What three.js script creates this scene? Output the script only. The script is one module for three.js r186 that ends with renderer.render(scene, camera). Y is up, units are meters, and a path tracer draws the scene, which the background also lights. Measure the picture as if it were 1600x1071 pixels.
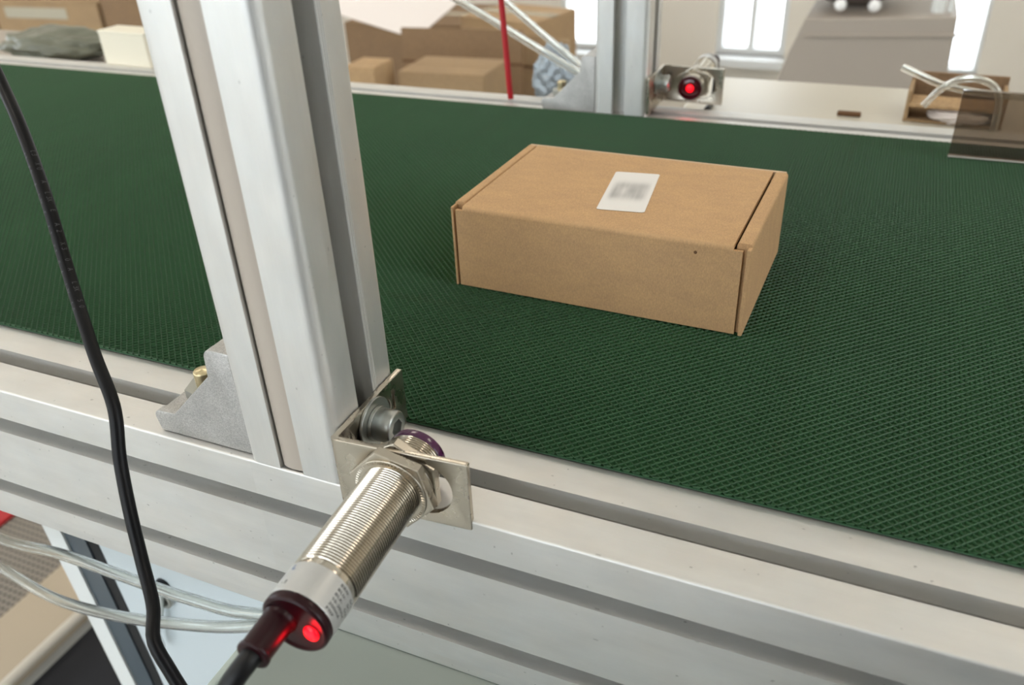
import * as THREE from 'three';
import { RoundedBoxGeometry } from 'three/addons/geometries/RoundedBoxGeometry.js';
import { mergeGeometries, toCreasedNormals } from 'three/addons/utils/BufferGeometryUtils.js';
import { RectAreaLightUniformsLib } from 'three/addons/lights/RectAreaLightUniformsLib.js';
import { ImprovedNoise } from 'three/addons/math/ImprovedNoise.js';

// ---------------------------------------------------------------- camera, sky, light, exposure
// The origin is the foot of the near post, on the top face of the near rail; the floor lies 0.85 m lower.
const scene = new THREE.Scene();
const camera = new THREE.PerspectiveCamera(44.37, 1600 / 1071, 0.02, 60);
camera.position.set(0.18589, 0.19023, 0.17605);
camera.quaternion.setFromRotationMatrix(new THREE.Matrix4().makeBasis(
  new THREE.Vector3(0.91900886, -0.03841325, -0.39236099),
  new THREE.Vector3(-0.17562765, 0.85113666, -0.49469315),
  new THREE.Vector3(0.35295559, 0.52353682, 0.7754557)));
camera.focus = 0.32;
camera.userData.fStop = 13;
scene.add(camera);

const renderer = new THREE.WebGLRenderer({ antialias: true });
renderer.toneMapping = THREE.LinearToneMapping;
renderer.toneMappingExposure = 0.78;
renderer.shadowMap.enabled = true;
RectAreaLightUniformsLib.init();

scene.background = new THREE.Color(0.86, 0.94, 1.0);          // overcast sky outside the windows
scene.backgroundIntensity = 6.5;

const LAMP_POWER = 6;                                         // ceiling panels, nits in three.js units
const LAMPS = [[-3.3, -1.9], [-1.2, -1.9], [1.4, -1.9], [-3.0, 0.2], [-0.9, 0.4], [2.0, 0.2], [-2.2, 1.7], [0.7, 1.7]];

// ---------------------------------------------------------------- helpers (geometry is written in millimetres)
const MM = 0.001;
const rad = (d) => d * Math.PI / 180;
let seed = 7;
const rnd = () => { seed = (seed * 1664525 + 1013904223) >>> 0; return seed / 4294967296; };
const noise = new ImprovedNoise();
const fbm = (x, y, z = 0, n = 4) => { let s = 0, a = 0.5; for (let i = 0; i < n; i++) { s += a * noise.noise(x, y, z + i * 7.3); x *= 2.03; y *= 2.03; a *= 0.5; } return s; };
const counts = {};
const numbered = (n) => { const k = counts[n] = (counts[n] ?? -1) + 1; return k ? `${n}_${String(k).padStart(3, '0')}` : n; };

// uv in metres from the dominant direction of each face; along = axis that u follows
function boxUV(g, along = 0) {
  const p = g.attributes.position, n = g.attributes.normal, uv = new Float32Array(p.count * 2);
  for (let i = 0; i < p.count; i++) {
    const c = [p.getX(i), p.getY(i), p.getZ(i)], m = [Math.abs(n.getX(i)), Math.abs(n.getY(i)), Math.abs(n.getZ(i))];
    const dom = m[0] > m[1] && m[0] > m[2] ? 0 : m[1] > m[2] ? 1 : 2;
    const a = dom === along ? (along + 1) % 3 : along, b = 3 - dom - a;
    uv[2 * i] = c[a]; uv[2 * i + 1] = c[b] + dom * 0.037;
  }
  g.setAttribute('uv', new THREE.BufferAttribute(uv, 2));
  return g;
}
function prep(list, { along = 0, keepUV = false } = {}) {
  const gs = (Array.isArray(list) ? list : [list]).map((g0) => {
    const g = g0.index ? g0.toNonIndexed() : g0.clone();
    for (const k of Object.keys(g.attributes)) if (!['position', 'normal', 'uv'].includes(k)) g.deleteAttribute(k);
    g.scale(MM, MM, MM);
    if (!keepUV || !g.attributes.uv) boxUV(g, along);
    return g;
  });
  return gs.length === 1 ? gs[0] : mergeGeometries(gs);
}
function obj(name, geos, mat, parent = scene, opt = {}) {
  const m = new THREE.Mesh(prep(geos, opt), mat);
  m.name = parent === scene ? numbered(name) : name; m.castShadow = m.receiveShadow = true;
  parent.add(m);
  return m;
}
function part(name, geos, mat, parent, opt = {}) {
  const same = parent.children.filter((c) => c.name === name || c.name.startsWith(name + '_')).length;
  const m = obj(name, geos, mat, parent, opt);
  if (same) m.name = `${name}_${String(same).padStart(3, '0')}`;
  return m;
}
function thing(name, label, category, [x, y, z] = [0, 0, 0], turn = 0, group) {
  const o = new THREE.Group(); o.name = numbered(name); scene.add(o);
  o.position.set(x * MM, y * MM, z * MM); o.rotation.y = turn; o.userData = { label, category };
  if (group) o.userData.group = group;
  return o;
}
function tag(o, label, category, group) { o.userData = { label, category }; if (group) o.userData.group = group; return o; }
function struct(name, geos, mat, parent = scene, opt = {}) { const m = obj(name, geos, mat, parent, opt); if (parent === scene) m.userData.kind = 'structure'; return m; }
const box = (w, h, d, x, y, z, r = 0) => {
  const g = r ? new RoundedBoxGeometry(w, h, d, 3, r) : new THREE.BoxGeometry(w, h, d);
  return g.translate(x, y, z);
};
const span = (x0, x1, y0, y1, z0, z1, r = 0) => box(x1 - x0, y1 - y0, z1 - z0, (x0 + x1) / 2, (y0 + y1) / 2, (z0 + z1) / 2, r);
const cyl = (r0, r1, h, seg = 48) => new THREE.CylinderGeometry(r0, r1, h, seg);
const tube = (pts, r, seg = 120, rs = 16) => new THREE.TubeGeometry(new THREE.CatmullRomCurve3(pts.map((p) => new THREE.Vector3(...p)), false, 'centripetal'), seg, r, rs);
const lathe = (pts, seg = 64) => new THREE.LatheGeometry(pts.map((p) => new THREE.Vector2(...p)), seg);
const alongZ = (g) => g.rotateX(Math.PI / 2);                  // a lathe's y axis becomes z
const basis = (g, u, v, w, o = [0, 0, 0]) => g.applyMatrix4(new THREE.Matrix4().makeBasis(new THREE.Vector3(...u), new THREE.Vector3(...v), new THREE.Vector3(...w)).setPosition(...o));
function flipped(g0) {                                         // mirror in z, windings kept outward
  const g = (g0.index ? g0.toNonIndexed() : g0.clone()).scale(1, 1, -1);
  for (const k of ['position', 'normal', 'uv']) { const a = g.attributes[k]; if (!a) continue;
    for (let i = 0; i < a.count; i += 3) for (let c = 0; c < a.itemSize; c++) { const t = a.getComponent(i + 1, c); a.setComponent(i + 1, c, a.getComponent(i + 2, c)); a.setComponent(i + 2, c, t); } }
  return g;
}
function texture(w, h, fn, { srgb = false, repeat = [1, 1] } = {}) {   // fn(x, y) -> [r, g, b] 0..1
  const d = new Uint8Array(w * h * 4);
  for (let y = 0; y < h; y++) for (let x = 0; x < w; x++) {
    const c = fn(x, y), i = (y * w + x) * 4;
    d[i] = 255 * Math.min(1, Math.max(0, c[0])); d[i + 1] = 255 * Math.min(1, Math.max(0, c[1])); d[i + 2] = 255 * Math.min(1, Math.max(0, c[2])); d[i + 3] = 255;
  }
  const t = new THREE.DataTexture(d, w, h, THREE.RGBAFormat);
  t.wrapS = t.wrapT = THREE.RepeatWrapping; t.magFilter = THREE.LinearFilter; t.minFilter = THREE.LinearMipmapLinearFilter; t.generateMipmaps = true;
  if (srgb) t.colorSpace = THREE.SRGBColorSpace;
  t.repeat.set(...repeat); t.needsUpdate = true;
  return t;
}
const S = (hex) => { const c = new THREE.Color(hex); return [((hex >> 16) & 255) / 255, ((hex >> 8) & 255) / 255, (hex & 255) / 255]; };

// ---------------------------------------------------------------- materials
const streakAt = (() => { const rows = []; for (let i = 0; i < 1024; i++) rows.push(rnd()); return (y) => rows[((y % 1024) + 1024) % 1024]; })();
const aluRough = texture(512, 1024, (x, y) => {                // extrusion streaks run along u
  const s = 0.5 * streakAt(y) + 0.5 * streakAt(y >> 2), b = fbm(x / 90, y / 40, 3.1);
  const v = 0.80 + 0.14 * (s - 0.5) + 0.14 * b;
  return [v, v, v];
}, { repeat: [4, 12] });
const aluBump = texture(256, 1024, (x, y) => { const v = 0.5 + 0.4 * (streakAt(y) - 0.5) + 0.25 * (streakAt((y >> 1) + 300) - 0.5) + 0.2 * (rnd() - 0.5); return [v, v, v]; }, { repeat: [6, 14] });
const specks = new Map();
for (let i = 0; i < 170; i++) { const x = Math.floor(rnd() * 1024), y = Math.floor(rnd() * 512), k = 0.08 + 0.34 * rnd() * rnd(); specks.set(y * 1024 + x, k); if (rnd() < 0.4) specks.set(y * 1024 + x + 1, k * 0.8); if (rnd() < 0.25) specks.set((y + 1) * 1024 + x, k * 0.7); }
const speckAt = (x, y) => specks.get(y * 1024 + x) ?? 0;
const aluColor = texture(1024, 512, (x, y) => {                // anodised film with small grey scuffs and specks
  const f = fbm(x / 60, y / 25, 9.7, 4); let v = 0.965 + 0.05 * f;
  if (fbm(x / 7, y / 5, 1.3, 2) > 0.47) v -= 0.16;
  const sp = speckAt(x, y); v -= sp;
  const warm = 0.012 * fbm(x / 40, y / 40, 22);
  return [v + warm, v, v - warm];
}, { srgb: true, repeat: [2.4, 5] });
const alu = new THREE.MeshStandardMaterial({ color: 0xe4e3e0, metalness: 0.85, roughness: 0.66, map: aluColor, roughnessMap: aluRough, bumpMap: aluBump, bumpScale: 0.000012 });
const nickelRough = texture(256, 256, (x, y) => { const v = 0.72 + 0.45 * fbm(x / 18, y / 18, 4.4, 4); return [v, v, v]; }, { repeat: [12, 12] });
const nickel = new THREE.MeshStandardMaterial({ color: 0xc4bcae, metalness: 1, roughness: 0.42, roughnessMap: nickelRough });
const brightNickel = new THREE.MeshStandardMaterial({ color: 0xccc5b9, metalness: 1, roughness: 0.19, roughnessMap: nickelRough });
const zinc = new THREE.MeshStandardMaterial({ color: 0xb3b5b0, metalness: 0.9, roughness: 0.5, roughnessMap: nickelRough });
const yellowZinc = new THREE.MeshStandardMaterial({ color: 0xd9cba6, metalness: 1, roughness: 0.3 });
const castColor = texture(256, 256, (x, y) => { const v = 0.88 + 0.20 * (rnd() - 0.5) + 0.08 * fbm(x / 40, y / 40, 2.2); return [v, v, v]; }, { srgb: true, repeat: [16, 16] });
const castBump = texture(256, 256, (x, y) => { const v = 0.5 + 0.5 * (rnd() - 0.5) + 0.3 * fbm(x / 5, y / 5, 6); return [v, v, v]; }, { repeat: [16, 16] });
const cast = new THREE.MeshStandardMaterial({ color: 0xcfcdca, metalness: 0.6, roughness: 0.5, map: castColor, bumpMap: castBump, bumpScale: 0.00012 });
const coverPlastic = new THREE.MeshStandardMaterial({ color: 0xb9aea2, roughness: 0.42, metalness: 0.0, roughnessMap: aluRough });
const beltGreen = new THREE.MeshStandardMaterial({ color: 0x2c5732, roughness: 0.48, map: texture(512, 512, (x, y) => {
  let v = 0.93 + 0.10 * fbm(x / 60, y / 60, 5) + 0.06 * (rnd() - 0.5); const d = fbm(x / 34, y / 34, 17, 3) > 0.27 ? 0.06 : 0;
  return [v + d, v - d * 0.4, v - d * 0.6]; }, { srgb: true, repeat: [4, 4] }) });
const beltEdge = new THREE.MeshStandardMaterial({ color: 0x2f5439, roughness: 0.85 });
const beltPly = new THREE.MeshStandardMaterial({ color: 0x33362f, roughness: 0.95 });
function kraft(hex, dark, sc) {
  const c = S(hex);
  return new THREE.MeshStandardMaterial({ color: 0xffffff, roughness: 0.86, map: texture(1024, 1024, (x, y) => {
    const f = fbm(x / 120, y / 60, dark, 4), fib = fbm(x / 3.2, y / 9, dark + 3, 3), sp = rnd();
    let v = 1 + 0.06 * f + 0.15 * fib + 0.07 * (rnd() - 0.5); if (sp > 0.9975) v -= 0.18; else if (sp < 0.0015) v += 0.14;
    return [c[0] * v, c[1] * v, c[2] * (v - 0.02 * f)]; }, { srgb: true, repeat: [sc, sc] }),
    bumpMap: texture(256, 256, (x, y) => { const v = 0.5 + 0.5 * fbm(x / 4, y / 9, 3.3, 3); return [v, v, v]; }, { repeat: [sc * 3, sc * 3] }), bumpScale: 0.00006 });
}
const kraftNear = kraft(0xc29c71, 2.7, 8);
const kraftEdge = new THREE.MeshStandardMaterial({ color: 0xcfb394, roughness: 0.9 });
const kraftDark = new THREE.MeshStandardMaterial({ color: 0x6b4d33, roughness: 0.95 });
const kraftFar = kraft(0xa58a69, 8.1, 1.2);
const kraftFarB = kraft(0xb99a74, 12.4, 1.2);
const kraftFarC = kraft(0x8c7155, 15.4, 1.2);
const blackRubber = new THREE.MeshPhysicalMaterial({ color: 0x0e0e10, roughness: 0.45, specularIntensity: 0.6 });
const cablePrint = (() => { const cv = document.createElement('canvas'); cv.width = 2048; cv.height = 64; const x = cv.getContext('2d'); x.fillStyle = '#08080a'; x.fillRect(0, 0, 2048, 64);
  x.fillStyle = '#6d7071'; x.font = '11px sans-serif'; for (const v of [14, 30, 46, 62]) x.fillText('L 3      X  0         A       L  3X      E         A   2        X  3       0      A         L  3X       5   0', 40, v); const t = new THREE.CanvasTexture(cv); t.colorSpace = THREE.SRGBColorSpace; t.wrapS = t.wrapT = THREE.RepeatWrapping; t.repeat.set(2, 1); return t; })();
const blackPVC = new THREE.MeshPhysicalMaterial({ map: cablePrint, roughness: 0.42, specularIntensity: 0.45 });
const capRed = new THREE.MeshPhysicalMaterial({ color: 0x26090f, roughness: 0.3, specularIntensity: 0.5 });
const lensPurple = new THREE.MeshPhysicalMaterial({ color: 0x471340, roughness: 0.2, clearcoat: 0.5 });
const lensRed = new THREE.MeshPhysicalMaterial({ color: 0x3c0716, roughness: 0.15, clearcoat: 0.8 });
const ledRed = new THREE.MeshStandardMaterial({ color: 0xd01022, roughness: 0.3, emissive: 0xff0a1e, emissiveIntensity: 1.6 });
const tubeClear = new THREE.MeshPhysicalMaterial({ color: 0xf6f7f3, roughness: 0.1, transmission: 0.93, thickness: 0.002, ior: 1.46 });
const clearTube = (pts, r, seg = 140) => { const o = tube(pts, r, seg, 20).toNonIndexed(), i = tube(pts, r * 0.64, seg, 16).toNonIndexed();
  for (const k of ['position', 'normal', 'uv']) { const a = i.attributes[k]; for (let t = 0; t < a.count; t += 3) for (let c = 0; c < a.itemSize; c++) { const h = a.getComponent(t + 1, c); a.setComponent(t + 1, c, a.getComponent(t + 2, c)); a.setComponent(t + 2, c, h); } }
  for (let t = 0; t < i.attributes.normal.array.length; t++) i.attributes.normal.array[t] *= -1;
  return [o, i]; };
const redPVC = new THREE.MeshStandardMaterial({ color: 0xb01722, roughness: 0.4 });
const white = new THREE.MeshStandardMaterial({ color: 0xe8ebea, roughness: 0.5 });
const paper = new THREE.MeshStandardMaterial({ color: 0xefe6e1, roughness: 0.9 });
const cream = new THREE.MeshStandardMaterial({ color: 0xece5d2, roughness: 0.7 });
const creamTop = new THREE.MeshStandardMaterial({ color: 0xcdc6b6, roughness: 0.35 });
const wallPaint = new THREE.MeshStandardMaterial({ color: 0xe6dfd3, roughness: 0.75 });
const ceilPaint = new THREE.MeshStandardMaterial({ color: 0xe6e1d8, roughness: 0.85 });
const floorMat = new THREE.MeshStandardMaterial({ color: 0xb9bab6, roughness: 0.35 });
const greyPaint = new THREE.MeshStandardMaterial({ color: 0xada398, roughness: 0.45 });
const frameWhite = new THREE.MeshStandardMaterial({ color: 0xe4e6e6, roughness: 0.4 });

// ---------------------------------------------------------------- the room
const RX0 = -5200, RX1 = 3000, RZ0 = -3300, RZ1 = 2600, RY0 = -850, RY1 = 1950, T = 160;
struct('floor', span(RX0 - T, RX1 + T, RY0 - 120, RY0, RZ0 - T, RZ1 + T), floorMat);
struct('ceiling', span(RX0 - T, RX1 + T, RY1, RY1 + 120, RZ0 - T, RZ1 + T), ceilPaint);
function wallWithOpenings(name, len0, len1, openings, place) {   // openings: [a0, a1, y0, y1]
  const s = new THREE.Shape([[len0, RY0], [len1, RY0], [len1, RY1], [len0, RY1]].map((p) => new THREE.Vector2(...p)));
  for (const [a0, a1, y0, y1] of openings) s.holes.push(new THREE.Path([[a0, y0], [a0, y1], [a1, y1], [a1, y0]].map((p) => new THREE.Vector2(...p))));
  return struct(name, place(new THREE.ExtrudeGeometry(s, { depth: T, bevelEnabled: false })), wallPaint);
}
const BACK = [[-455, -190, -615, 1300], [345, 485, -640, 1300], [-1110, -900, -625, 1300]];
wallWithOpenings('wall_back', RX0, RX1, BACK, (g) => g.translate(0, 0, RZ0 - T));
const FRONT = [[-3600, -1800, -250, 1500], [-1300, 500, -250, 1500], [1000, 2500, -250, 1500]];
wallWithOpenings('wall_front', RX0, RX1, FRONT, (g) => g.translate(0, 0, RZ1));
const LEFT = [[-1800, -300, -150, 1500], [300, 1900, -150, 1500]];
wallWithOpenings('wall_left', RZ0, RZ1, LEFT, (g) => basis(g, [0, 0, 1], [0, 1, 0], [-1, 0, 0], [RX0, 0, 0]));
const RIGHT = [[-1500, 100, 50, 1500]];
wallWithOpenings('wall_right', RZ0, RZ1, RIGHT, (g) => basis(g, [0, 0, -1], [0, 1, 0], [1, 0, 0], [RX1, 0, -RZ0 * 0 + (RZ0 + RZ1)]));
let windowNo = 0;
function windowIn([a0, a1, y0, y1], place, w, mullions = 1) {
  const g = new THREE.Group(); g.name = `window_${++windowNo}`; g.userData.kind = 'structure'; scene.add(g);
  const parts = [span(a0, a1, y0, y0 + w, -40, 40), span(a0, a1, y1 - w, y1, -40, 40), span(a0, a0 + w, y0 + w, y1 - w, -40, 40), span(a1 - w, a1, y0 + w, y1 - w, -40, 40)];
  for (const p of parts) part('window_frame', place(p), frameWhite, g);
  for (let i = 1; i <= mullions; i++) { const c = a0 + (a1 - a0) * i / (mullions + 1); part('mullion', place(span(c - w / 2, c + w / 2, y0 + w, y1 - w, -35, 35)), frameWhite, g); }
  part('window_sill', place(span(a0 - 8, a1 + 8, y0 - 30, y0, -60, 130)), frameWhite, g);
}
for (const o of BACK) windowIn(o, (g) => g.translate(0, 0, RZ0 - 60), o === BACK[1] ? 14 : 24, o === BACK[0] ? 1 : 0);
for (const o of FRONT) windowIn(o, (g) => g.rotateY(Math.PI).translate(o[0] + o[1], 0, RZ1 + 60), 60, 2);
for (const o of LEFT) windowIn(o, (g) => basis(g, [0, 0, -1], [0, 1, 0], [1, 0, 0], [RX0 - 60, 0, o[0] + o[1]]), 60, 2);
for (const o of RIGHT) windowIn(o, (g) => basis(g, [0, 0, 1], [0, 1, 0], [-1, 0, 0], [RX1 + 60, 0, RZ0 + RZ1 - o[0] - o[1]]), 60, 2);
for (const [x, z] of LAMPS) {                                   // recessed ceiling panels
  const l = thing('ceiling_light', 'flat square white ceiling light panel above the conveyor', 'light', [x * 1000, RY1, z * 1000], 0, 'ceiling light panels');
  part('lamp_frame', [span(-310, 310, -22, 0, -310, -298), span(-310, 310, -22, 0, 298, 310), span(-310, -298, -22, 0, -298, 298), span(298, 310, -22, 0, -298, 298)], frameWhite, l);
  part('lamp_diffuser', span(-298, 298, -16, -4, -298, 298), new THREE.MeshStandardMaterial({ color: 0xffffff, roughness: 0.6, emissive: 0xfff3e4, emissiveIntensity: 2.5 }), l);
  const a = new THREE.RectAreaLight(0xfff1e0, LAMP_POWER, 0.59, 0.59);
  a.position.set(x, RY1 * MM - 0.024, z); a.rotation.x = -Math.PI / 2; scene.add(a); a.castShadow = true;
}

// ---------------------------------------------------------------- aluminium profiles
function slotProfile(w, h, slots, r, half = 4.1, lip = 7.4) {              // slots: centre offsets per side {b, r, t, l}
  const pts = [], under = half + 3.4, d1 = 10.2, d2 = 12.6;
  const side = (len, centres, at) => {                          // walk one side, inward normal is +n
    for (const c of centres) for (const [s, n] of [[c - half, 0.25], [c - half + 0.25, 0], [c - half, 0.25]].slice(0, 0).concat([[c - half, 0], [c - half, lip], [c - under, lip], [c - under, d1], [c - half + 1, d2], [c + half - 1, d2], [c + under, d1], [c + under, lip], [c + half, lip], [c + half, 0]])) pts.push(at(s, n));
  };
  const corner = (cx, cy, a0) => { for (let i = 0; i <= 6; i++) { const a = rad(a0 + 15 * i); pts.push([cx + r * Math.cos(a), cy + r * Math.sin(a)]); } };
  side(w, slots.b, (s, n) => [s, n]); corner(w - r, r, -90);
  side(h, slots.r, (s, n) => [w - n, s]); corner(w - r, h - r, 0);
  side(w, slots.t, (s, n) => [w - s, h - n]); corner(r, h - r, 90);
  side(h, slots.l, (s, n) => [n, h - s]); corner(r, r, 180);
  const sh = new THREE.Shape(pts.map((p) => new THREE.Vector2(...p)));
  const hole = new THREE.Path(); hole.absarc(w / 2, h / 2, 3.2, 0, 2 * Math.PI, true); sh.holes.push(hole);
  return sh;
}
const creased = (g, a = 0.5) => toCreasedNormals(g, a);
// rails: shape (u = into the scene, v = up), swept along x
const railShape = slotProfile(40, 80, { b: [20], r: [20, 60], t: [20], l: [20, 60] }, 0.9, 4.1);
function rail(z, label) {
  const g = basis(new THREE.ExtrudeGeometry(railShape, { depth: 1700, bevelEnabled: false, curveSegments: 8 }), [0, 0, -1], [0, 1, 0], [1, 0, 0], [-800, -80, z]);
  return tag(obj('aluminium_rail', creased(g), alu, scene, { along: 0 }), label, 'rail', 'side rails of the conveyor');
}
rail(0, 'long double-height silver aluminium rail along the near edge of the green belt');
rail(-428.5, 'silver aluminium rail along the far edge of the green belt, behind the box');

const postShape = slotProfile(40, 40, { b: [18.8], r: [20.2], t: [20], l: [20] }, 4.2, 4.9, 4.0);
function post(x, z, label, cover) {
  const p = thing('aluminium_post', label, 'post', [x, 0, z], 0, 'upright posts of the conveyor');
  const g = basis(new THREE.ExtrudeGeometry(postShape, { depth: 720, bevelEnabled: false, curveSegments: 8 }), [1, 0, 0], [0, 0, -1], [0, 1, 0], [0, 0.2, 0]);
  part('profile', creased(g), alu, p, { along: 1 });
  // fine ribs beside the side slot
  part('rib', [25.6, 26.6, 27.6].map((u) => cyl(0.34, 0.34, 719, 10).translate(39.95, 360, -u)), alu, p, { along: 1 });
  if (cover) {
    const c = new THREE.Shape(); c.moveTo(-4.3, -3.2); c.lineTo(-4.3, -1.5); c.bezierCurveTo(-2.2, -0.2, 2.6, -0.2, 4.75, -1.1); c.lineTo(4.75, -3.2); c.closePath();
    part('slot_cover', creased(basis(new THREE.ExtrudeGeometry(c, { depth: 718, bevelEnabled: false, curveSegments: 10 }), [1, 0, 0], [0, 0, 1], [0, -1, 0], [18.9, 719, 0])), coverPlastic, p, { along: 1 }).userData.label = 'beige plastic strip filling the front slot';
  }
  return p;
}
post(0, 0, 'large silver slotted aluminium post standing on the near rail, beige strip in front', true);
post(-13.5, -431, 'silver slotted aluminium post standing on the far rail beside the far sensor', false);

// ---------------------------------------------------------------- the belt
{
  const b = thing('conveyor_belt', 'green conveyor belt with a fine diamond grid of sunken pits between the rails', 'conveyor belt');
  const X0 = -800, X1 = 900, ZN = -39.4, ZF = -429.5, PIT = 1.35, TOP = 2.4, P = 2.42, hx = P / 2;
  part('belt_carrier', span(X0, X1, 0.05, 0.8, ZF, ZN), beltPly, b);
  part('belt_body', span(X0, X1, 0.8, PIT, ZF, ZN), beltGreen, b);
  part('belt_edge', [span(X0, X1, 0.8, PIT - 0.05, ZN, ZN + 0.25), span(X0, X1, 0.8, PIT - 0.05, ZF - 0.25, ZF)], beltEdge, b).userData.label = 'pale frayed edge of the green belt';
  const pos = [], q = Math.SQRT1_2;
  const XY = (a, c, y) => [(a - c) * q, y, (a + c) * q];         // grid turned by 45 degrees
  const tri = (p1, p2, p3) => { for (const v of [p1, p2, p3]) pos.push(v[0], v[1], v[2]); };
  const N = Math.ceil(1500 / P);
  for (let i = -N; i <= N; i++) for (let j = -N; j <= N; j++) {
    const a = i * P, c = j * P, x = (a - c) * q, z = (a + c) * q;
    if (z > ZN + 1.2 || z < ZF - 1.2) continue;
    const t = (ZN - z) / (ZN - ZF);
    if (x < X0 + 2 || x > X1 - 2) continue;
    const plain = x < -300 - 420 * t || x > 400 + 60 * t;        // the far ends of the belt have plain ridges
    const ring = (h, y) => [XY(a - h, c - h, y), XY(a + h, c - h, y), XY(a + h, c + h, y), XY(a - h, c + h, y)].map(([X, Y, Z]) => [X, Y, Math.max(ZF, Math.min(ZN, Z))]);
    const LOW = 0.16;                                            // the ridges of one direction stand a little lower
    const rings = [ring(hx, TOP), ring(hx - 0.11, TOP - 0.05), ring(hx - 0.21, TOP - 0.22), ring(hx - 0.48, PIT - 0.01)];   // rounded ridges round each pit
    if (plain) rings.splice(1, 2);
    for (let r = 0; r < rings.length - 1; r++) for (let k = 0; k < 4; k++) { const m = (k + 1) % 4, low = k % 2 ? 0 : LOW * (r < 2 ? 1 : 0), d = (p, q) => [p[0], p[1] - q, p[2]];
      const A = rings[r].map((p) => d(p, low)), B = rings[r + 1].map((p) => d(p, r < 1 ? low : r < 2 ? low : 0));
      tri(A[k], B[m], A[m]); tri(A[k], B[k], B[m]); }
  }
  const g = new THREE.BufferGeometry(); g.setAttribute('position', new THREE.Float32BufferAttribute(pos, 3)); g.computeVertexNormals();
  if (g.attributes.normal.getY(0) < 0) { const n = g.attributes.normal; for (let i = 0; i < n.array.length; i++) n.array[i] *= -1; const p = g.attributes.position; for (let i = 0; i < p.count; i += 3) for (let c = 0; c < 3; c++) { const t = p.getComponent(i + 1, c); p.setComponent(i + 1, c, p.getComponent(i + 2, c)); p.setComponent(i + 2, c, t); } }
  const m = part('belt_grid', g, beltGreen, b); m.userData.kind = 'stuff'; m.userData.label = 'fine raised diamond grid';
}

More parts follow.
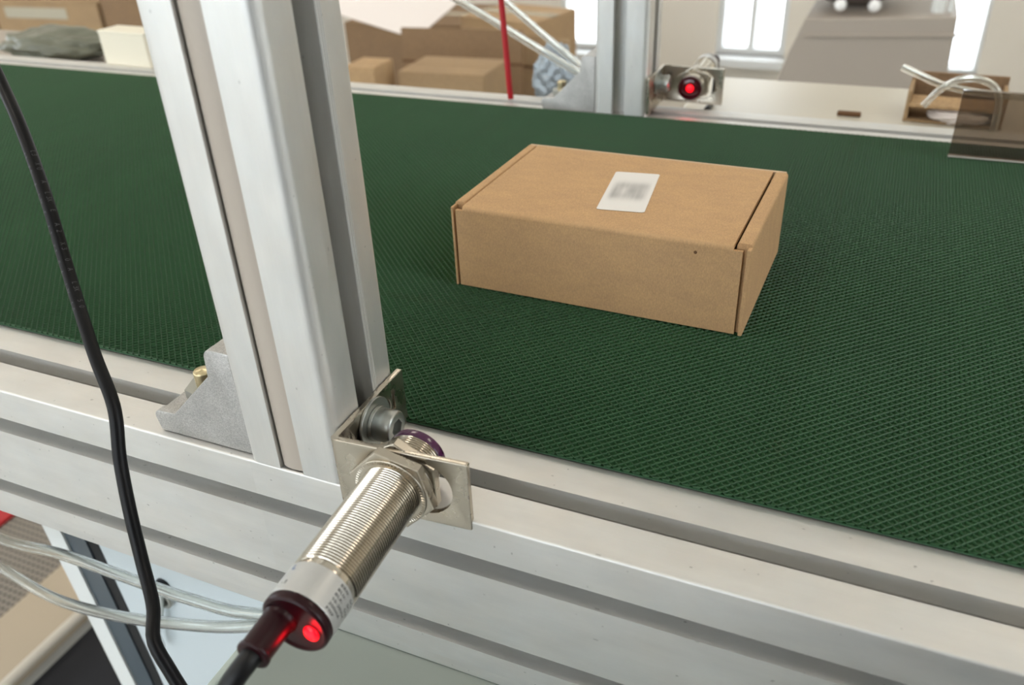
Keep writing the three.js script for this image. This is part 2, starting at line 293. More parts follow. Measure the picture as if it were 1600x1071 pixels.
// ---------------------------------------------------------------- the carton on the belt
{
  const W = 136.3, H = 41.2, D = 89, c = thing('cardboard_box', 'closed brown cardboard mailer box with a white label lying on the green belt', 'box', [12.8, 2.4, -143.1], rad(-1.55));
  const wallW = 5.6;
  const roll = (x0, x1, z1 = -0.8) => { const s = new THREE.Shape(); const r = 1.6; s.moveTo(x0, 0); s.lineTo(x1, 0); s.lineTo(x1, H - r); s.quadraticCurveTo(x1, H, x1 - r, H); s.lineTo(x0 + r, H); s.quadraticCurveTo(x0, H, x0, H - r); s.closePath(); return creased(new THREE.ExtrudeGeometry(s, { depth: D - 0.8 + z1, bevelEnabled: false }).translate(0, 0, -D + 0.8)); };
  part('side_wall', [span(0, 1.2, 0, H - 1.2, -D + 0.8, 0.3, 0.4), roll(0.05, wallW - 0.6, -4.5)], kraftNear, c);
  part('side_wall', [span(W - 1.7, W, 0, H - 1.2, -D + 0.8, 0.5, 0.5), roll(W - wallW - 0.7, W - 0.05, -2.6)], kraftNear, c);
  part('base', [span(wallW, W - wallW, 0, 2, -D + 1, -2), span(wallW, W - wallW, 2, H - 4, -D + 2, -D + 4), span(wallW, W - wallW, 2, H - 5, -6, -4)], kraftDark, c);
  // lid: top panel and front flap of one bent sheet, the flap wider than the panel
  const h = H - 0.3, bend = (x0, x1, pts) => { const s = new THREE.Shape(pts.map((p) => new THREE.Vector2(...p))); return creased(basis(new THREE.ExtrudeGeometry(s, { depth: x1 - x0, bevelEnabled: false }), [0, 0, 1], [0, 1, 0], [-1, 0, 0], [x1, 0, 0])); };
  const fold = []; for (let i = 0; i <= 6; i++) { const a = rad(15 * i); fold.push([-1.9 + 2.1 * Math.cos(a), h - 2.1 + 2.1 * Math.sin(a)]); }
  const top = bend(wallW + 0.3, W - wallW - 1.6, [...fold, [-40, h + 0.25], [-D + 0.6, h + 0.3], [-D + 0.6, h - 1.5], [-2.6, h - 2.1]]);
  const flap = bend(2.3, W - 3.3, [[0.2, 0.4], [0.2, h - 2.1], [-1.4, h - 2.1], [-1.4, 0.4]]);
  part('lid', [top, flap], kraftNear, c);
  part('back_wall', [span(1, W - 1, 0, H + 0.1, -D - 1.2, -D + 0.5, 0.5)], kraftEdge, c).userData.label = 'pale cut edge along the back of the lid';
  const lab = new THREE.Shape(); const lw = 21.5, lh = 48, r = 1.6;
  lab.moveTo(r, 0); lab.lineTo(lw - r, 0); lab.quadraticCurveTo(lw, 0, lw, r); lab.lineTo(lw, lh - r); lab.quadraticCurveTo(lw, lh, lw - r, lh); lab.lineTo(r, lh); lab.quadraticCurveTo(0, lh, 0, lh - r); lab.lineTo(0, r); lab.quadraticCurveTo(0, 0, r, 0);
  const lg = new THREE.ExtrudeGeometry(lab, { depth: 0.12, bevelEnabled: false });
  { const p = lg.attributes.position, uv = lg.attributes.uv; for (let i = 0; i < p.count; i++) uv.setXY(i, p.getX(i) / lw, p.getY(i) / lh); }
  const print = texture(256, 256, (x, y) => {                     // three faded grey lines of unreadable print
    const u = x / 256, v = y / 256; let g = 0;
    for (const [c0, w] of [[0.36, 0.09], [0.50, 0.10], [0.64, 0.09]]) g += Math.exp(-(((v - c0) / w) ** 2)) * (0.55 + 0.9 * fbm(u * 4 + c0 * 30, 2, 5));
    g *= Math.min(1, Math.max(0, (u - 0.06) * 8)) * Math.min(1, Math.max(0, (0.94 - u) * 8));
    const k = 0.91 - 0.24 * Math.min(1, g); return [k, k * 0.985, k * 0.965]; }, { srgb: true });
  basis(lg, [1, 0, 0], [0, 0, -1], [0, 1, 0], [0, 0, 0]); lg.rotateY(rad(8));
  const l = part('label', lg.translate(64.6, H + 0.02, -16.6), new THREE.MeshStandardMaterial({ map: print, roughness: 0.7 }), c, { keepUV: true });
  l.userData.label = 'white rounded label with faded grey print';
  part('dent', cyl(0.75, 0.4, 0.3, 12).rotateX(Math.PI / 2).translate(114, H - 5.5, 0.25), kraftDark, c);
}

// ---------------------------------------------------------------- corner gussets beside the posts
function gusset(x, z, label) {
  const g = thing('corner_bracket', label, 'bracket', [x, 0, z], 0, 'cast corner brackets of the posts');
  const web = () => { const s = new THREE.Shape(); s.moveTo(-42.3, 0); s.lineTo(-43.6, 5.5); s.quadraticCurveTo(-43.6, 8.2, -41, 8.6); s.lineTo(-33.5, 9.0); s.lineTo(-11.8, 30.5); s.lineTo(-11.2, 39); s.quadraticCurveTo(-10.6, 41.8, -7.6, 42); s.lineTo(-0.3, 42); s.lineTo(-0.3, 0); s.closePath();
    return new THREE.ExtrudeGeometry(s, { depth: 3.2, bevelEnabled: true, bevelSize: 0.6, bevelThickness: 0.6, bevelSegments: 2, bevelOffset: -0.3 }); };
  part('web', creased(web().translate(0, 0.8, -6.4)), cast, g);
  part('web', creased(web().translate(0, 0.8, -37)), cast, g);
  part('foot_plate', [span(-42, -1, 0.3, 4.2, -36, -4, 0.8), span(-43.4, -36, 2, 8.4, -36, -4, 1.5)], cast, g);
  part('upright_plate', [span(-4.4, -0.3, 2, 42, -36, -4, 0.8), span(-11, -3, 37, 42.2, -36, -4, 1.5)], cast, g);
  const n = part('nut', cyl(8, 8, 6.4, 6).rotateY(0.3).translate(-33, 9.0, -20), zinc, g);
  const rings = []; for (let i = 0; i < 9; i++) rings.push([3.1, 11.2 + i * 1.2], [3.6, 11.8 + i * 1.2]);
  part('stud', lathe([[0, 4], [3.4, 4], ...rings, [3.2, 22.2], [0, 22.6]], 24).translate(-33, -3.4, -20), yellowZinc, g);
  part('washer', cyl(9, 9, 1.4, 32).translate(-33, 5.0, -20), zinc, g);
  return g;
}
gusset(0, 0, 'cast grey triangular corner bracket left of the near post, bolted to the near rail');
gusset(-13.5, -431, 'blurred grey triangular corner bracket left of the far post on the far rail');

// ---------------------------------------------------------------- sensor brackets
const CY = 10.5;                                                // height of the sensor axis over the rail
function sensorBracket(x, y, z, mirror, label) {
  const b = thing('sensor_bracket', label, 'bracket', [x, y, z], 0, 'bent sheet-metal sensor brackets');
  const f = (g) => (mirror ? flipped(g) : g);
  const Y0 = -3.6, Y1 = 23.4, t = 2.2;
  const obround = (cx0, cx1, cy, r) => { const h = new THREE.Path(); h.moveTo(cx0, cy - r); h.lineTo(cx1, cy - r); h.absarc(cx1, cy, r, -Math.PI / 2, Math.PI / 2, false); h.lineTo(cx0, cy + r); h.absarc(cx0, cy, r, Math.PI / 2, Math.PI * 1.5, false); return h; };
  const rect = (x0, x1, y0, y1, r) => { const s = new THREE.Shape(); s.moveTo(x0, y0); s.lineTo(x1 - r, y0); s.quadraticCurveTo(x1, y0, x1, y0 + r); s.lineTo(x1, y1 - r); s.quadraticCurveTo(x1, y1, x1 - r, y1); s.lineTo(x0, y1); s.closePath(); return s; };
  const bev = { bevelEnabled: true, bevelSize: 0.25, bevelThickness: 0.25, bevelSegments: 2, bevelOffset: -0.25, curveSegments: 24 };
  // origin: outer corner of the bend. The front plate is swung back by 4 degrees from square.
  const fs = rect(2.0, 48.3, Y0, Y1, 0.8); fs.holes.push(obround(24.0, 32.0, CY, 10.4));
  const front = new THREE.ExtrudeGeometry(fs, { depth: t - 0.5, ...bev }).translate(0, 0, -t + 0.25).rotateY(rad(4));
  const ss = rect(1.8, 44.5, Y0, Y1, 0.8);                       // u runs into the scene
  ss.holes.push(obround(16, 30, 14.3, 4.2)); ss.holes.push(obround(7.2, 7.21, 15.5, 0.01)); ss.holes.pop();
  for (const u of [8.4, 36.5]) { const h = new THREE.Path(); h.moveTo(u - 0.9, 11); h.lineTo(u + 0.9, 11); h.lineTo(u + 0.9, 19.5); h.lineTo(u - 0.9, 19.5); h.closePath(); ss.holes.push(h); }
  const sidePlate = basis(new THREE.ExtrudeGeometry(ss, { depth: t - 0.5, ...bev }), [0, 0, -1], [0, 1, 0], [1, 0, 0], [0.25, 0, 0]);
  const bend = new THREE.Shape(); bend.moveTo(2.3, -0.16); bend.quadraticCurveTo(0.05, 0, 0, -2.2); bend.lineTo(t, -2.4); bend.lineTo(2.6, -t - 0.1); bend.closePath();
  const bendG = basis(new THREE.ExtrudeGeometry(bend, { depth: Y1 - Y0 - 0.1, bevelEnabled: false, curveSegments: 8 }), [1, 0, 0], [0, 0, 1], [0, -1, 0], [0, Y1 - 0.05, 0]);
  part('plate', [front, sidePlate, bendG].map((g) => f(creased(g, 0.4))), nickel, b);
  // washers and socket-head screw through the side plate into the post slot
  const scr = (g) => f(g.rotateZ(-Math.PI / 2).translate(0, 14.8, -22.4));
  part('washer', scr(lathe([[4.4, 2.25], [9.2, 2.25], [9.4, 2.5], [9.4, 3.3], [9.2, 3.5], [4.4, 3.5], [4.4, 2.25]], 48)), zinc, b);
  part('lock_washer', scr(lathe([[4.2, 3.5], [6.2, 3.5], [6.35, 3.7], [6.35, 4.7], [6.2, 4.9], [4.2, 4.9]], 48)), zinc, b);
  const headOuter = lathe([[0, 4.9], [5.9, 4.9], [6.0, 10.9], [5.3, 11.7], [3.55, 11.75]], 48);
  const socket = new THREE.Shape(); socket.absarc(0, 0, 3.6, 0, Math.PI * 2, false);
  const hexPath = new THREE.Path(); for (let i = 0; i < 6; i++) { const a = i * Math.PI / 3 + 0.5; hexPath[i ? 'lineTo' : 'moveTo'](3.3 * Math.cos(a), 3.3 * Math.sin(a)); } hexPath.closePath(); socket.holes.push(hexPath);
  const ring = new THREE.ExtrudeGeometry(socket, { depth: 4, bevelEnabled: false, curveSegments: 24 }).rotateX(-Math.PI / 2).translate(0, 7.75, 0);
  part('screw', [scr(headOuter), scr(creased(ring)), scr(cyl(3.4, 3.4, 0.4, 24).translate(0, 7.7, 0)), scr(cyl(3.4, 3.4, 16, 24).translate(0, -3.9, 0))], zinc, b);
  return b;
}
sensorBracket(40.6, 0, 3.7, false, 'bent nickel sensor bracket screwed to the near post, holding the large sensor');
sensorBracket(27.1, 7, -474.7, true, 'blurred bent nickel sensor bracket on the far post, holding the glowing sensor');

// ---------------------------------------------------------------- photoelectric sensors: axis along local z, the cable end at +z
function labelTexture() {
  const cv = document.createElement('canvas'); cv.width = 2048; cv.height = 512; const x = cv.getContext('2d');
  x.fillStyle = '#c6c6c4'; x.fillRect(0, 0, 2048, 512);
  x.fillStyle = '#3b3a3a'; x.font = 'bold 60px sans-serif'; x.textBaseline = 'alphabetic';
  const px = 1330, rows = [['BRN:', 'DC+'], ['BLU:', 'DC-'], ['BLK:', 'OUT'], ['10-30VDC', ''], ['200mA', ''], ['PNP', '']];
  rows.forEach(([a, b], i) => { x.fillText(a, px, 95 + i * 74); if (b) x.fillText(b, px + 185, 95 + i * 74); });
  x.textAlign = 'right';
  x.fillStyle = '#2f5f9c'; x.font = 'bold 120px sans-serif'; x.fillText('L', 880, 150);
  x.fillStyle = '#3b3a3a'; x.font = 'bold 90px sans-serif'; x.fillText('-1', 900, 400);
  const t = new THREE.CanvasTexture(cv); t.colorSpace = THREE.SRGBColorSpace; return t;
}
function sensor(x, y, z, turn, tilt, label, front, wide) {
  const s = thing('photoelectric_sensor', label, 'sensor', [x, y, z], turn, 'photoelectric sensors facing each other');
  s.scale.set(wide, wide, 1);
  // threaded barrel
  const pr = []; const z0 = -13, z1 = 45.0, pitch = 1.0;
  pr.push([0, z0], [8.4, z0]);
  for (let k = z0 + 0.1; k < z1 - 0.9; k += pitch) pr.push([8.42, k], [8.95, k + 0.36], [8.95, k + 0.56], [8.42, k + 0.92]);
  pr.push([8.3, z1], [8.3, z1 + 0.5], [8.98, z1 + 0.8], [8.98, z1 + 1.3]);
  part('threaded_barrel', alongZ(creased(lathe(pr, 72), 0.2)), brightNickel, s);
  // sleeve with print
  const sl = lathe([[9.0, 46.3], [9.05, 46.5], [9.05, 56.4], [8.9, 56.8]], 96);
  { const p = sl.attributes.position, uv = sl.attributes.uv; for (let i = 0; i < p.count; i++) uv.setXY(i, 1 - uv.getX(i), 1 - (p.getY(i) - 46.0) / 11); }
  part('label_sleeve', alongZ(sl), new THREE.MeshStandardMaterial({ map: labelTexture(), metalness: 0.55, roughness: 0.42 }), s, { keepUV: true }).userData.label = 'satin grey sleeve printed with small black lettering';
  // optic window
  part('lens_ring', alongZ(lathe([[7.2, -16.2], [8.6, -16.3], [8.95, -16], [8.95, -13.2], [8.4, -13]], 64)), front ? lensPurple : lensRed, s);
  part('lens', alongZ(lathe([[0, -15.9], [4, -15.8], [7.3, -15.6], [7.3, -14]], 48)), lensRed, s);
  // hexagon nuts with serrated washers, one on each side of the plate
  const nut = (zc, rot) => { const n = new THREE.Shape(); for (let i = 0; i < 6; i++) { const a = rot + i * Math.PI / 3; n[i ? 'lineTo' : 'moveTo'](13.3 * Math.cos(a), 13.3 * Math.sin(a)); } n.closePath();
    const h = new THREE.Path(); h.absarc(0, 0, 8.75, 0, Math.PI * 2, true); n.holes.push(h);
    return new THREE.ExtrudeGeometry(n, { depth: 3.0, bevelEnabled: true, bevelSize: 0.7, bevelThickness: 0.45, bevelSegments: 2, bevelOffset: -0.7, curveSegments: 36 }).translate(0, 0, zc); };
  const teeth = (zc) => { const g = [alongZ(lathe([[8.8, zc], [10.9, zc], [11.1, zc + 0.25], [10.9, zc + 0.6], [8.8, zc + 0.6]], 64))];
    for (let i = 0; i < 72; i++) { const a = i / 72 * 2 * Math.PI; g.push(new THREE.BoxGeometry(0.85, 0.42, 0.4).rotateX(0.4).rotateZ(a).translate(10.35 * Math.cos(a), 10.35 * Math.sin(a), zc + 0.66)); } return g; };
  part('nut', creased(nut(0.5, rad(tilt)), 0.3), nickel, s);
  part('washer', teeth(3.95), nickel, s);
  part('nut', creased(nut(-4.7, rad(tilt - 16)), 0.3), nickel, s);
  part('washer', teeth(-1.15).map((g) => g.clone()), nickel, s);
  // rear end
  const cap = part('end_cap', alongZ(lathe([[8.6, 56.8], [8.95, 57.2], [8.95, 59.0], [8.5, 59.7], [7.7, 59.8], [7.4, 59.4], [0, 59.3]], 72)), capRed, s);
  cap.userData.label = 'dark red translucent end cap';
  const led = part('indicator_light', [new THREE.SphereGeometry(2.1, 24, 16).scale(1, 1.15, 0.55).translate(4.4, -1.2, 59.5)], ledRed, s);
  led.userData.label = 'glowing red indicator light';
  part('cable_boot', alongZ(lathe([[4.6, 58.8], [4.3, 60.2], [4.0, 61], [3.9, 70.5], [4.15, 70.8], [4.15, 71.8], [3.6, 72.2], [0, 72.2]], 40)).translate(-3.9, 0.6, 0), capRed, s);
  return s;
}
const near = sensor(63.7, CY, 2.6, rad(2.6), 46, 'large chrome threaded sensor in the foreground bracket, red light at its end', true, 1.14);
part('cable', tube([[-3.9, 0.6, 70], [-4.2, 0.4, 74], [-6.5, -3.5, 79], [-9.5, -14, 83], [-11, -30, 84], [-11, -60, 82], [-14, -110, 70]], 2.55, 90, 18), blackRubber, near);
{ const l = new THREE.PointLight(0xff1020, 0.0004, 0.6); l.position.set(0.0044, -0.0012, 0.0622); l.shadow.radius = 0.1; near.add(l); }
const far = sensor(52, 17.5, -474.9, Math.PI + rad(2), 40, 'blurred sensor on the far post, its dark lens glowing red', false, 1);
part('cable', tube([[-3.9, 0.6, 70], [-4, -1, 76], [-4, -8, 83], [-4, -22, 86], [-4, -32, 82], [-4, -34.6, 72], [-4, -34.7, 50]], 2.55, 60, 14), blackRubber, far);
{ const e = part('emitter', alongZ(lathe([[0, -16.75], [2.2, -16.6], [2.9, -16.2], [2.9, -15]], 28)), ledRed, far); e.userData.label = 'glowing red emitter in the lens';
  const l = new THREE.PointLight(0xff1020, 0.0003, 0.6); l.position.set(0, 0, -0.0185); l.shadow.radius = 0.1; far.add(l); }

// ---------------------------------------------------------------- the black cable in front
{
  const pts = [[-126, 135, -44], [-114, 118, -38], [-99, 104, -29], [-82, 83, -17], [-70, 61, -7], [-52, 38, 7], [-39, 24, 16], [-34, 9, 24], [-27, -6, 32], [-20, -21, 39], [-11, -31, 47], [-5, -36, 55], [2, -45, 58], [11, -57, 61], [24, -88, 68], [28, -170, 72]];
  pts.unshift([-150, 165, -62], [-205, 260, -110]);
  const o = thing('power_cable', 'black round cable hanging in the foreground left of the near post', 'cable');
  part('jacket', tube(pts, 2.3, 240, 20), blackPVC, o, { keepUV: true });
}

// ---------------------------------------------------------------- clear air tubes under the near rail
tag(obj('air_tube', clearTube([[-420, -118, -46], [-300, -131, -26], [-219, -135, -20], [-167, -126, -18], [-122, -124, -17], [-80, -121.5, -16], [-45, -117, -16], [-20, -112, -22], [10, -100, -60], [40, -98, -160]], 2.9), tubeClear), 'upper of two clear plastic air tubes below the near rail', 'tube');
tag(obj('air_tube', clearTube([[-420, -120, -38], [-300, -145, -20], [-229, -154, -16], [-182, -158, -12], [-132, -149, -10], [-84, -135, -10], [-45, -121, -11], [-24, -116, -18], [6, -106, -62], [34, -104, -160]], 2.9), tubeClear), 'lower of two clear plastic air tubes below the near rail, sagging', 'tube');

// ---------------------------------------------------------------- below the near rail
{
  const p = thing('machine_panel', 'pale blue-white cover panel with a lock below the near rail', 'panel', [-203, -164, -60], rad(0));
  const k = new THREE.Vector3(8.5, -134, 0).normalize(), u = [k.x, k.y, 0], v = [-k.y, k.x, 0];   // the panel hangs slightly askew
  const strip = (a0, a1, d0, d1) => basis(span(0, 0 + 1, 0, 1, 0, 1).scale(480, a1 - a0, d1 - d0).translate(-60, a0, d0), u, v, [0, 0, -u[0] * 0 - 1].map((q, i) => (i === 2 ? 1 : 0)), [0, 0, 0]);
  part('edge_strip', strip(-42, -26.5, -14, 3), white, p);
  part('seal', strip(-26.5, -9, -14, 1.5), new THREE.MeshStandardMaterial({ color: 0x4a555e, roughness: 0.35 }), p);
  part('gasket', strip(-9, 0, -14, 0.5), new THREE.MeshStandardMaterial({ color: 0x141619, roughness: 0.7 }), p);
  part('door', strip(0, 190, -10, 0), new THREE.MeshStandardMaterial({ color: 0xd5dfe4, roughness: 0.4 }), p);
  const lk = part('lock', [alongZ(lathe([[0, 0], [7.5, 0], [8, 0.6], [8, 3], [6.5, 4], [5.2, 3], [5, 0.8], [0, 0.8]], 32)).translate(43, -34, 0)], zinc, p);
  part('latch', [tube([[44, -27, 3], [40, -48, 6], [33, -66, 7], [31, -80, 6]], 2.6, 30, 10)], white, p);
  part('bolt', [alongZ(lathe([[0, 4.6], [4, 4.4], [5.2, 2.8], [5.4, 0], [0, 0]], 24)).translate(46, -24, 0)], new THREE.MeshStandardMaterial({ color: 0x2a2c2e, roughness: 0.4, metalness: 0.6 }), p);
}
{
  const p = thing('control_box', 'grey-green flat-topped steel box under the near rail below the large sensor', 'box', [0, 0, 0]);
  const m = new THREE.MeshStandardMaterial({ color: 0x8f968f, roughness: 0.5, metalness: 0.1 });
  part('body', span(-5, 380, -300, -80.3, -36, 52, 2), m, p);
  part('trim', span(-8.2, -5, -96, -79.6, -36, 52, 0.8), new THREE.MeshStandardMaterial({ color: 0xb3bdb6, roughness: 0.35 }), p).userData.label = 'pale trim along the left edge';
}
{
  const weave = texture(128, 128, (x, y) => { const d = Math.hypot((x % 64) - 32, (y % 64) - 32), v = d < 17 ? 0.26 : 0.55 + 0.06 * (rnd() - 0.5); return [v, v * 0.95, v * 0.88]; }, { srgb: true, repeat: [46, 46] });
  tag(obj('floor_mat', span(-1900, -930, RY0, RY0 + 6, -900, 300, 2), new THREE.MeshStandardMaterial({ map: weave, roughness: 0.9 })), 'grey-brown floor mat with rows of dark dots, below the rail', 'mat');
  const b = thing('shelf_board', 'beige board with a pale rounded rim on the floor beside the dotted mat', 'board', [-868, RY0, -330]);
  part('board', span(-57, 50, 0, 30, -500, 520, 3), new THREE.MeshStandardMaterial({ color: 0xb5a690, roughness: 0.6 }), b);
  part('rim', cyl(8, 8, 1020, 20).rotateX(Math.PI / 2).translate(52, 24, 10), new THREE.MeshStandardMaterial({ color: 0xcfc8bb, roughness: 0.4 }), b);
  tag(obj('rubber_sheet', span(-800, -300, RY0, RY0 + 4, -470, 300, 1), new THREE.MeshStandardMaterial({ color: 0x080b15, roughness: 0.7 })), 'dark navy rubber sheet on the floor right of the beige board', 'mat');
  tag(obj('red_strip', span(-1300, -1128, RY0 + 6, RY0 + 14, -512, -462, 3), redPVC), 'small red plastic piece lying on the dotted mat', 'plastic piece');
}

// ---------------------------------------------------------------- behind the far rail
{
  const b = thing('work_table', 'cream glossy table top right behind the far rail', 'table', [330, 0, -561]);
  part('table_top', span(-300, 500, -40, -20, -85, 88, 3), creamTop, b);
  for (const [x, z] of [[-280, -70], [-280, 70], [480, -70], [480, 70]]) part('leg', span(x - 15, x + 15, RY0, -40, z - 12, z + 12, 2), white, b);
  const p = thing('packing_table', 'grey table behind the far rail under the cream carton', 'table', [-800, 0, -720]);
  part('table_top', span(-500, 315, -62, -42, -20, 245, 3), greyPaint, p);
  for (const [x, z] of [[-480, 0], [-480, 225], [295, 0], [295, 225]]) part('leg', span(x - 15, x + 15, RY0 + (x < 0 ? 6 : 0), -62, z - 15, z + 15, 2), greyPaint, p);
}
{
  const c = thing('cream_carton', 'small cream carton standing on the far rail left of the near post', 'box', [-543, 0.1, -467], rad(-3));
  part('body', span(0, 62, 0, 31, -14, 3, 0.8), cream, c); part('lid', span(-0.6, 62.6, 30.6, 33, -24, 3.4, 0.8), cream, c);
}
function carton(name, label, w, h, d, x, z, turn, mat, base = RY0, tape = true) {
  const c = thing(name, label, 'box', [x, base, z], turn);
  part('body', span(-w / 2, w / 2, 0, h, -d / 2, d / 2, 4), mat, c);
  for (const s of [-1, 1]) part('flap', span(-w / 2 + 1, w / 2 - 1, h - 1, h + 3, s > 0 ? 1.5 : -d / 2, s > 0 ? d / 2 : -1.5, 1), mat, c);
  if (tape) part('tape', [span(-w / 2 - 1, w / 2 + 1, h + 2.6, h + 3.6, -25, 25), span(-w / 2 - 1.2, -w / 2, h - 90, h + 3, -25, 25)], new THREE.MeshPhysicalMaterial({ color: 0xb5a88e, roughness: 0.2 }), c);
  return c;
}
const ca = carton('shipping_carton', 'brown shipping carton with a pale tape band, far back on the left', 590, 462, 380, -3270, -2790, rad(4), kraftFar);
part('tape_band', span(-230, 120, 395, 440, 190, 192.5), new THREE.MeshPhysicalMaterial({ color: 0xb9b2a0, roughness: 0.15 }), ca);
carton('shipping_carton', 'brown shipping carton partly behind the near post, far back on the left', 520, 490, 380, -2660, -2790, rad(-3), kraftFarC);
carton('shipping_carton', 'brown shipping carton cut by the left edge of the view', 420, 470, 380, -3830, -2790, rad(2), kraftFarC);
carton('shipping_carton', 'long tall brown carton on the floor along the wall, behind the taped carton', 1700, 600, 220, -3300, -3160, 0, kraftFarC, RY0, false);
carton('shipping_carton', 'big light brown carton behind the red cable, left of the far post', 280, 530, 250, -925, -2430, rad(-12), kraftFarB);
carton('shipping_carton', 'wide brown carton under the white sheet, left of the red cable', 430, 490, 380, -1340, -2560, rad(4), kraftFarC);
carton('shipping_carton', 'low brown carton just behind the far rail, between near post and red cable', 210, 575, 150, -730, -1580, rad(3), kraftFar, RY0, false);
carton('shipping_carton', 'small yellow-brown carton right of the near post behind the far rail', 78, 590, 90, -905, -1500, rad(2), kraftFarB, RY0, false);
{
  const sh = new THREE.Shape(); sh.moveTo(-420, 120); sh.lineTo(-300, -20); sh.lineTo(0, -96); sh.lineTo(120, 90); sh.lineTo(60, 260); sh.lineTo(-360, 260); sh.closePath();
  const g = new THREE.ExtrudeGeometry(sh, { depth: 3, bevelEnabled: false }); basis(g, [1, 0, 0], [0, 0.6, -0.8], [0, 0.8, 0.6]);
  tag(obj('paper_sheet', g.translate(-1052, -255, -2060), paper), 'white sheet lying over the brown cartons behind the far rail', 'sheet');
}
for (const [x, z, w, h, tilt, turn, mat, label] of [
  [-820, -1760, 330, 610, -0.10, 0.10, kraftFarC, 'flattened brown cardboard sheet leaning behind the low carton'],
  [-640, -1830, 150, 585, -0.12, -0.25, kraftFar, 'narrow flattened cardboard sheet left of the red cable']]) {
  const f = thing('cardboard_sheet', label, 'cardboard', [x, RY0, z], turn);
  part('sheet', span(-w / 2, w / 2, 0, h, -3, 3, 1).rotateX(tilt), mat, f);
  part('fold', span(-w / 2, w / 2, h * 0.86, h * 0.87, 3, 4.5, 0.5).rotateX(tilt), kraftDark, f);
}
function lump(rx, ry, rz, seedZ, amp, fr) { const g = new THREE.SphereGeometry(1, 64, 40); const p = g.attributes.position; for (let i = 0; i < p.count; i++) { const v = new THREE.Vector3().fromBufferAttribute(p, i), k = 1 + amp * fbm(v.x * fr, v.y * fr, v.z * fr + seedZ, 4); p.setXYZ(i, v.x * rx * k, v.y * ry * k, v.z * rz * k); } g.computeVertexNormals(); return g; }
tag(obj('plastic_bag', lump(22, 31, 14, 3, 0.5, 3).translate(-92, -10, -560), new THREE.MeshPhysicalMaterial({ color: 0x97a0a7, roughness: 0.3, metalness: 0.4 })), 'crumpled silver-grey bag behind the bracket of the far post', 'bag');
tag(obj('plastic_bag', lump(80, 20, 45, 8, 0.4, 2).translate(-790, -24, -615), new THREE.MeshPhysicalMaterial({ color: 0x6b6d5e, roughness: 0.35 })), 'dark olive plastic bag left of the cream carton behind the far rail', 'bag');
tag(obj('plastic_bag', lump(36, 16, 30, 12, 0.5, 3).translate(-915, -27, -560), new THREE.MeshPhysicalMaterial({ color: 0xcfc0bb, roughness: 0.4 })), 'pinkish white bag at the left edge behind the far rail', 'bag');
tag(obj('red_cable', tube([[-112, 300, -452], [-104, 170, -454], [-97.4, 76, -455], [-95.2, 42, -455], [-93.2, 8, -455], [-93, 0.5, -456]], 2.4, 80, 14), redPVC), 'red cable hanging down to the far rail in front of the cartons', 'cable');
tag(obj('air_tube', clearTube([[-330, 150, -490], [-210, 96, -490], [-152.8, 68.5, -490], [-104.5, 45.1, -489], [-60, 24, -486], [-40, 15, -484]], 3.1), tubeClear), 'lower white air tube running down to the far post bracket', 'tube');
tag(obj('air_tube', clearTube([[-230, 150, -496], [-150, 96, -494], [-109.3, 67.3, -492], [-76.2, 43.8, -490], [-50, 27, -486], [-40, 22, -482]], 2.8), tubeClear), 'upper white air tube running down to the far post bracket', 'tube');
tag(obj('air_tube', clearTube([[196, 27.5, -520], [210, 22, -520], [226, 16, -520], [239.7, 13.3, -521], [255, 11, -524], [300, 8, -530]], 2.6), tubeClear), 'clear tube lying straight over the torn carton behind the smoky panel', 'tube');
tag(obj('air_tube', clearTube([[215, 2, -512], [224.5, 14.6, -514], [235.7, 21.8, -515], [248, 22.6, -516], [258, 18.7, -516], [263, 11, -516], [265, -5, -516], [265, -18, -516]], 2.6), tubeClear), 'clear tube bent in an arch behind the smoky panel', 'tube');
{
  const a = thing('acrylic_panel', 'smoky transparent acrylic panel hanging over the far side of the belt', 'panel', [230.6, 2.6, -400]);
  part('pane', span(0, 260, 1.2, 41.5, -1.6, 1.6), new THREE.MeshPhysicalMaterial({ color: 0xc3b9af, roughness: 0.06, transmission: 0.95, thickness: 0 }), a);
  part('lower_edge', span(0, 260, 0, 1.2, -1.6, 1.6, 0.4), new THREE.MeshPhysicalMaterial({ color: 0xcfcac2, roughness: 0.25 }), a);
}
{
  const c = thing('torn_carton', 'small torn brown carton lying open on the cream table', 'box', [204, -20, -545], rad(-3));
  part('side_panel', span(0, 3, 0, 24, -40, 0, 0.8), kraftFar, c); part('side_panel', span(66, 69, 0, 24, -40, 0, 0.8), kraftFar, c);
  part('back_panel', span(0, 69, 0, 30, -41, -38, 0.8), kraftFarC, c);
  part('front_flap', span(3, 66, 12, 15, -26, 2, 0.8), kraftFarB, c);
  part('floor_panel', span(0, 69, 0.2, 2, -40, 0, 0.5), kraftFar, c);
  part('packing_paper', lump(22, 6, 12, 5, 0.5, 3).translate(40, 6, -8), paper, c);
  tag(obj('wood_scrap', span(155, 173, -19.9, -17, -553, -546, 1), kraftDark), 'small dark brown scrap lying on the cream table', 'scrap');
}
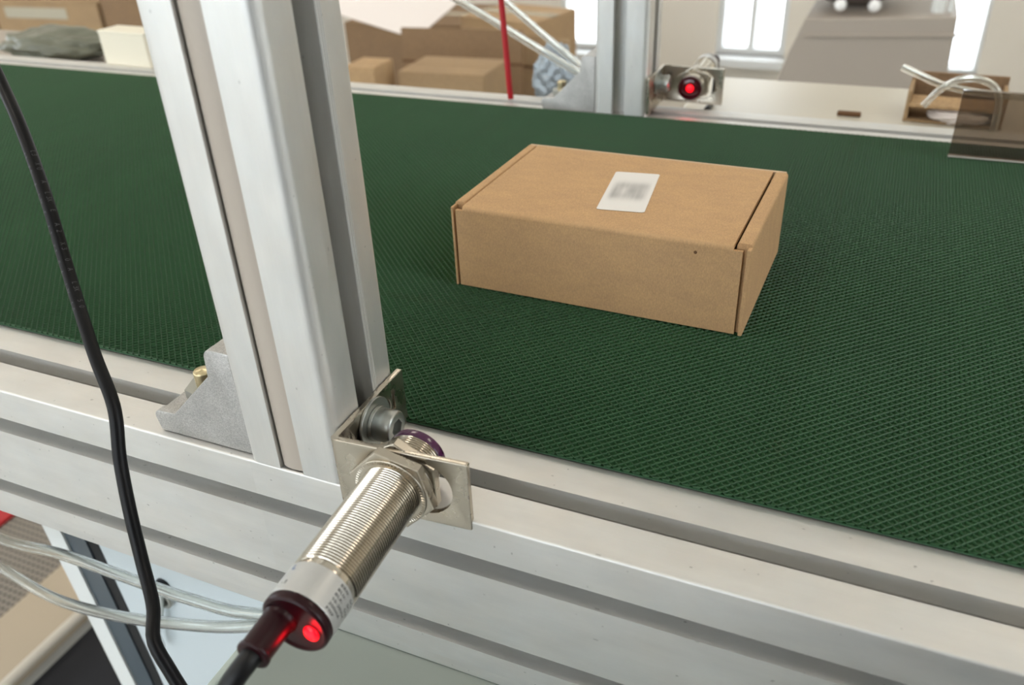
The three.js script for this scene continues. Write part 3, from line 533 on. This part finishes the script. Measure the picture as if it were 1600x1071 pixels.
{
  const h = thing('grey_hopper', 'grey sheet-metal hopper with a slanted left side, far back by the window', 'hopper', [0, 0, -2000]);
  const s = new THREE.Shape(); s.moveTo(-190, RY0 + 0.2); s.lineTo(-40, -300); s.lineTo(-12, -222); s.lineTo(310, -206); s.lineTo(335, RY0 + 0.2); s.closePath();
  part('body', new THREE.ExtrudeGeometry(s, { depth: 350, bevelEnabled: true, bevelSize: 4, bevelThickness: 4, bevelSegments: 2, bevelOffset: -4 }).translate(0, 0, -355), greyPaint, h);
  part('rim', span(-20, 312, -262, -256, -4, 6, 2).rotateZ(0.045), greyPaint, h);
  const b = thing('grey_bowl', 'dark grey rounded bowl standing on the sheet-metal hopper', 'bowl', [80, -206, -2170]);
  part('bowl', lathe([[0, 0], [62, 0], [75, 10], [120, 40], [150, 90], [146, 92], [112, 46], [70, 16], [0, 10]], 48), new THREE.MeshStandardMaterial({ color: 0x746a64, roughness: 0.4 }), b);
  for (const [x, l] of [[60, 'left of two shiny white knobs under the dark bowl'], [134, 'right of two shiny white knobs under the dark bowl']])
    tag(obj('knob', new THREE.SphereGeometry(14, 24, 16).translate(x, -208 + 14, -2030), new THREE.MeshPhysicalMaterial({ color: 0xffffff, roughness: 0.08, clearcoat: 1 })), l, 'knob');
  for (const [x, r, l] of [[268, 15, 'wide white upright pipe left of the narrow window'], [294, 6, 'thin white upright pipe left of the narrow window']])
    tag(obj('white_pipe', cyl(r, r, 1200, 24).translate(x, -208 + 600, -2060), white), l, 'pipe');
}
{                                                               // out of the frame: the dark cupboard that the rail and the barrel mirror on their right
  const k = thing('storage_cupboard', 'dark brown cupboard standing behind the viewer', 'cupboard', [640, RY0, 640]);
  const m = new THREE.MeshStandardMaterial({ color: 0x3b3733, roughness: 0.6 });
  part('body', span(-480, 480, 0, 1750, -150, 200, 6), m, k);
  for (const d of [-1, 1]) { const dr = part('door', span(d > 0 ? 3 : -476, d > 0 ? 476 : -3, 20, 1730, -168, -150, 3), m, k); part('handle', tube([[d * 30, 760, -168], [d * 30, 770, -190], [d * 30, 870, -190], [d * 30, 880, -168]], 5, 30, 10), zinc, dr); }
}
scene.traverse((o) => { if (o.isMesh) o.castShadow = o.receiveShadow = true; });
renderer.render(scene, camera);
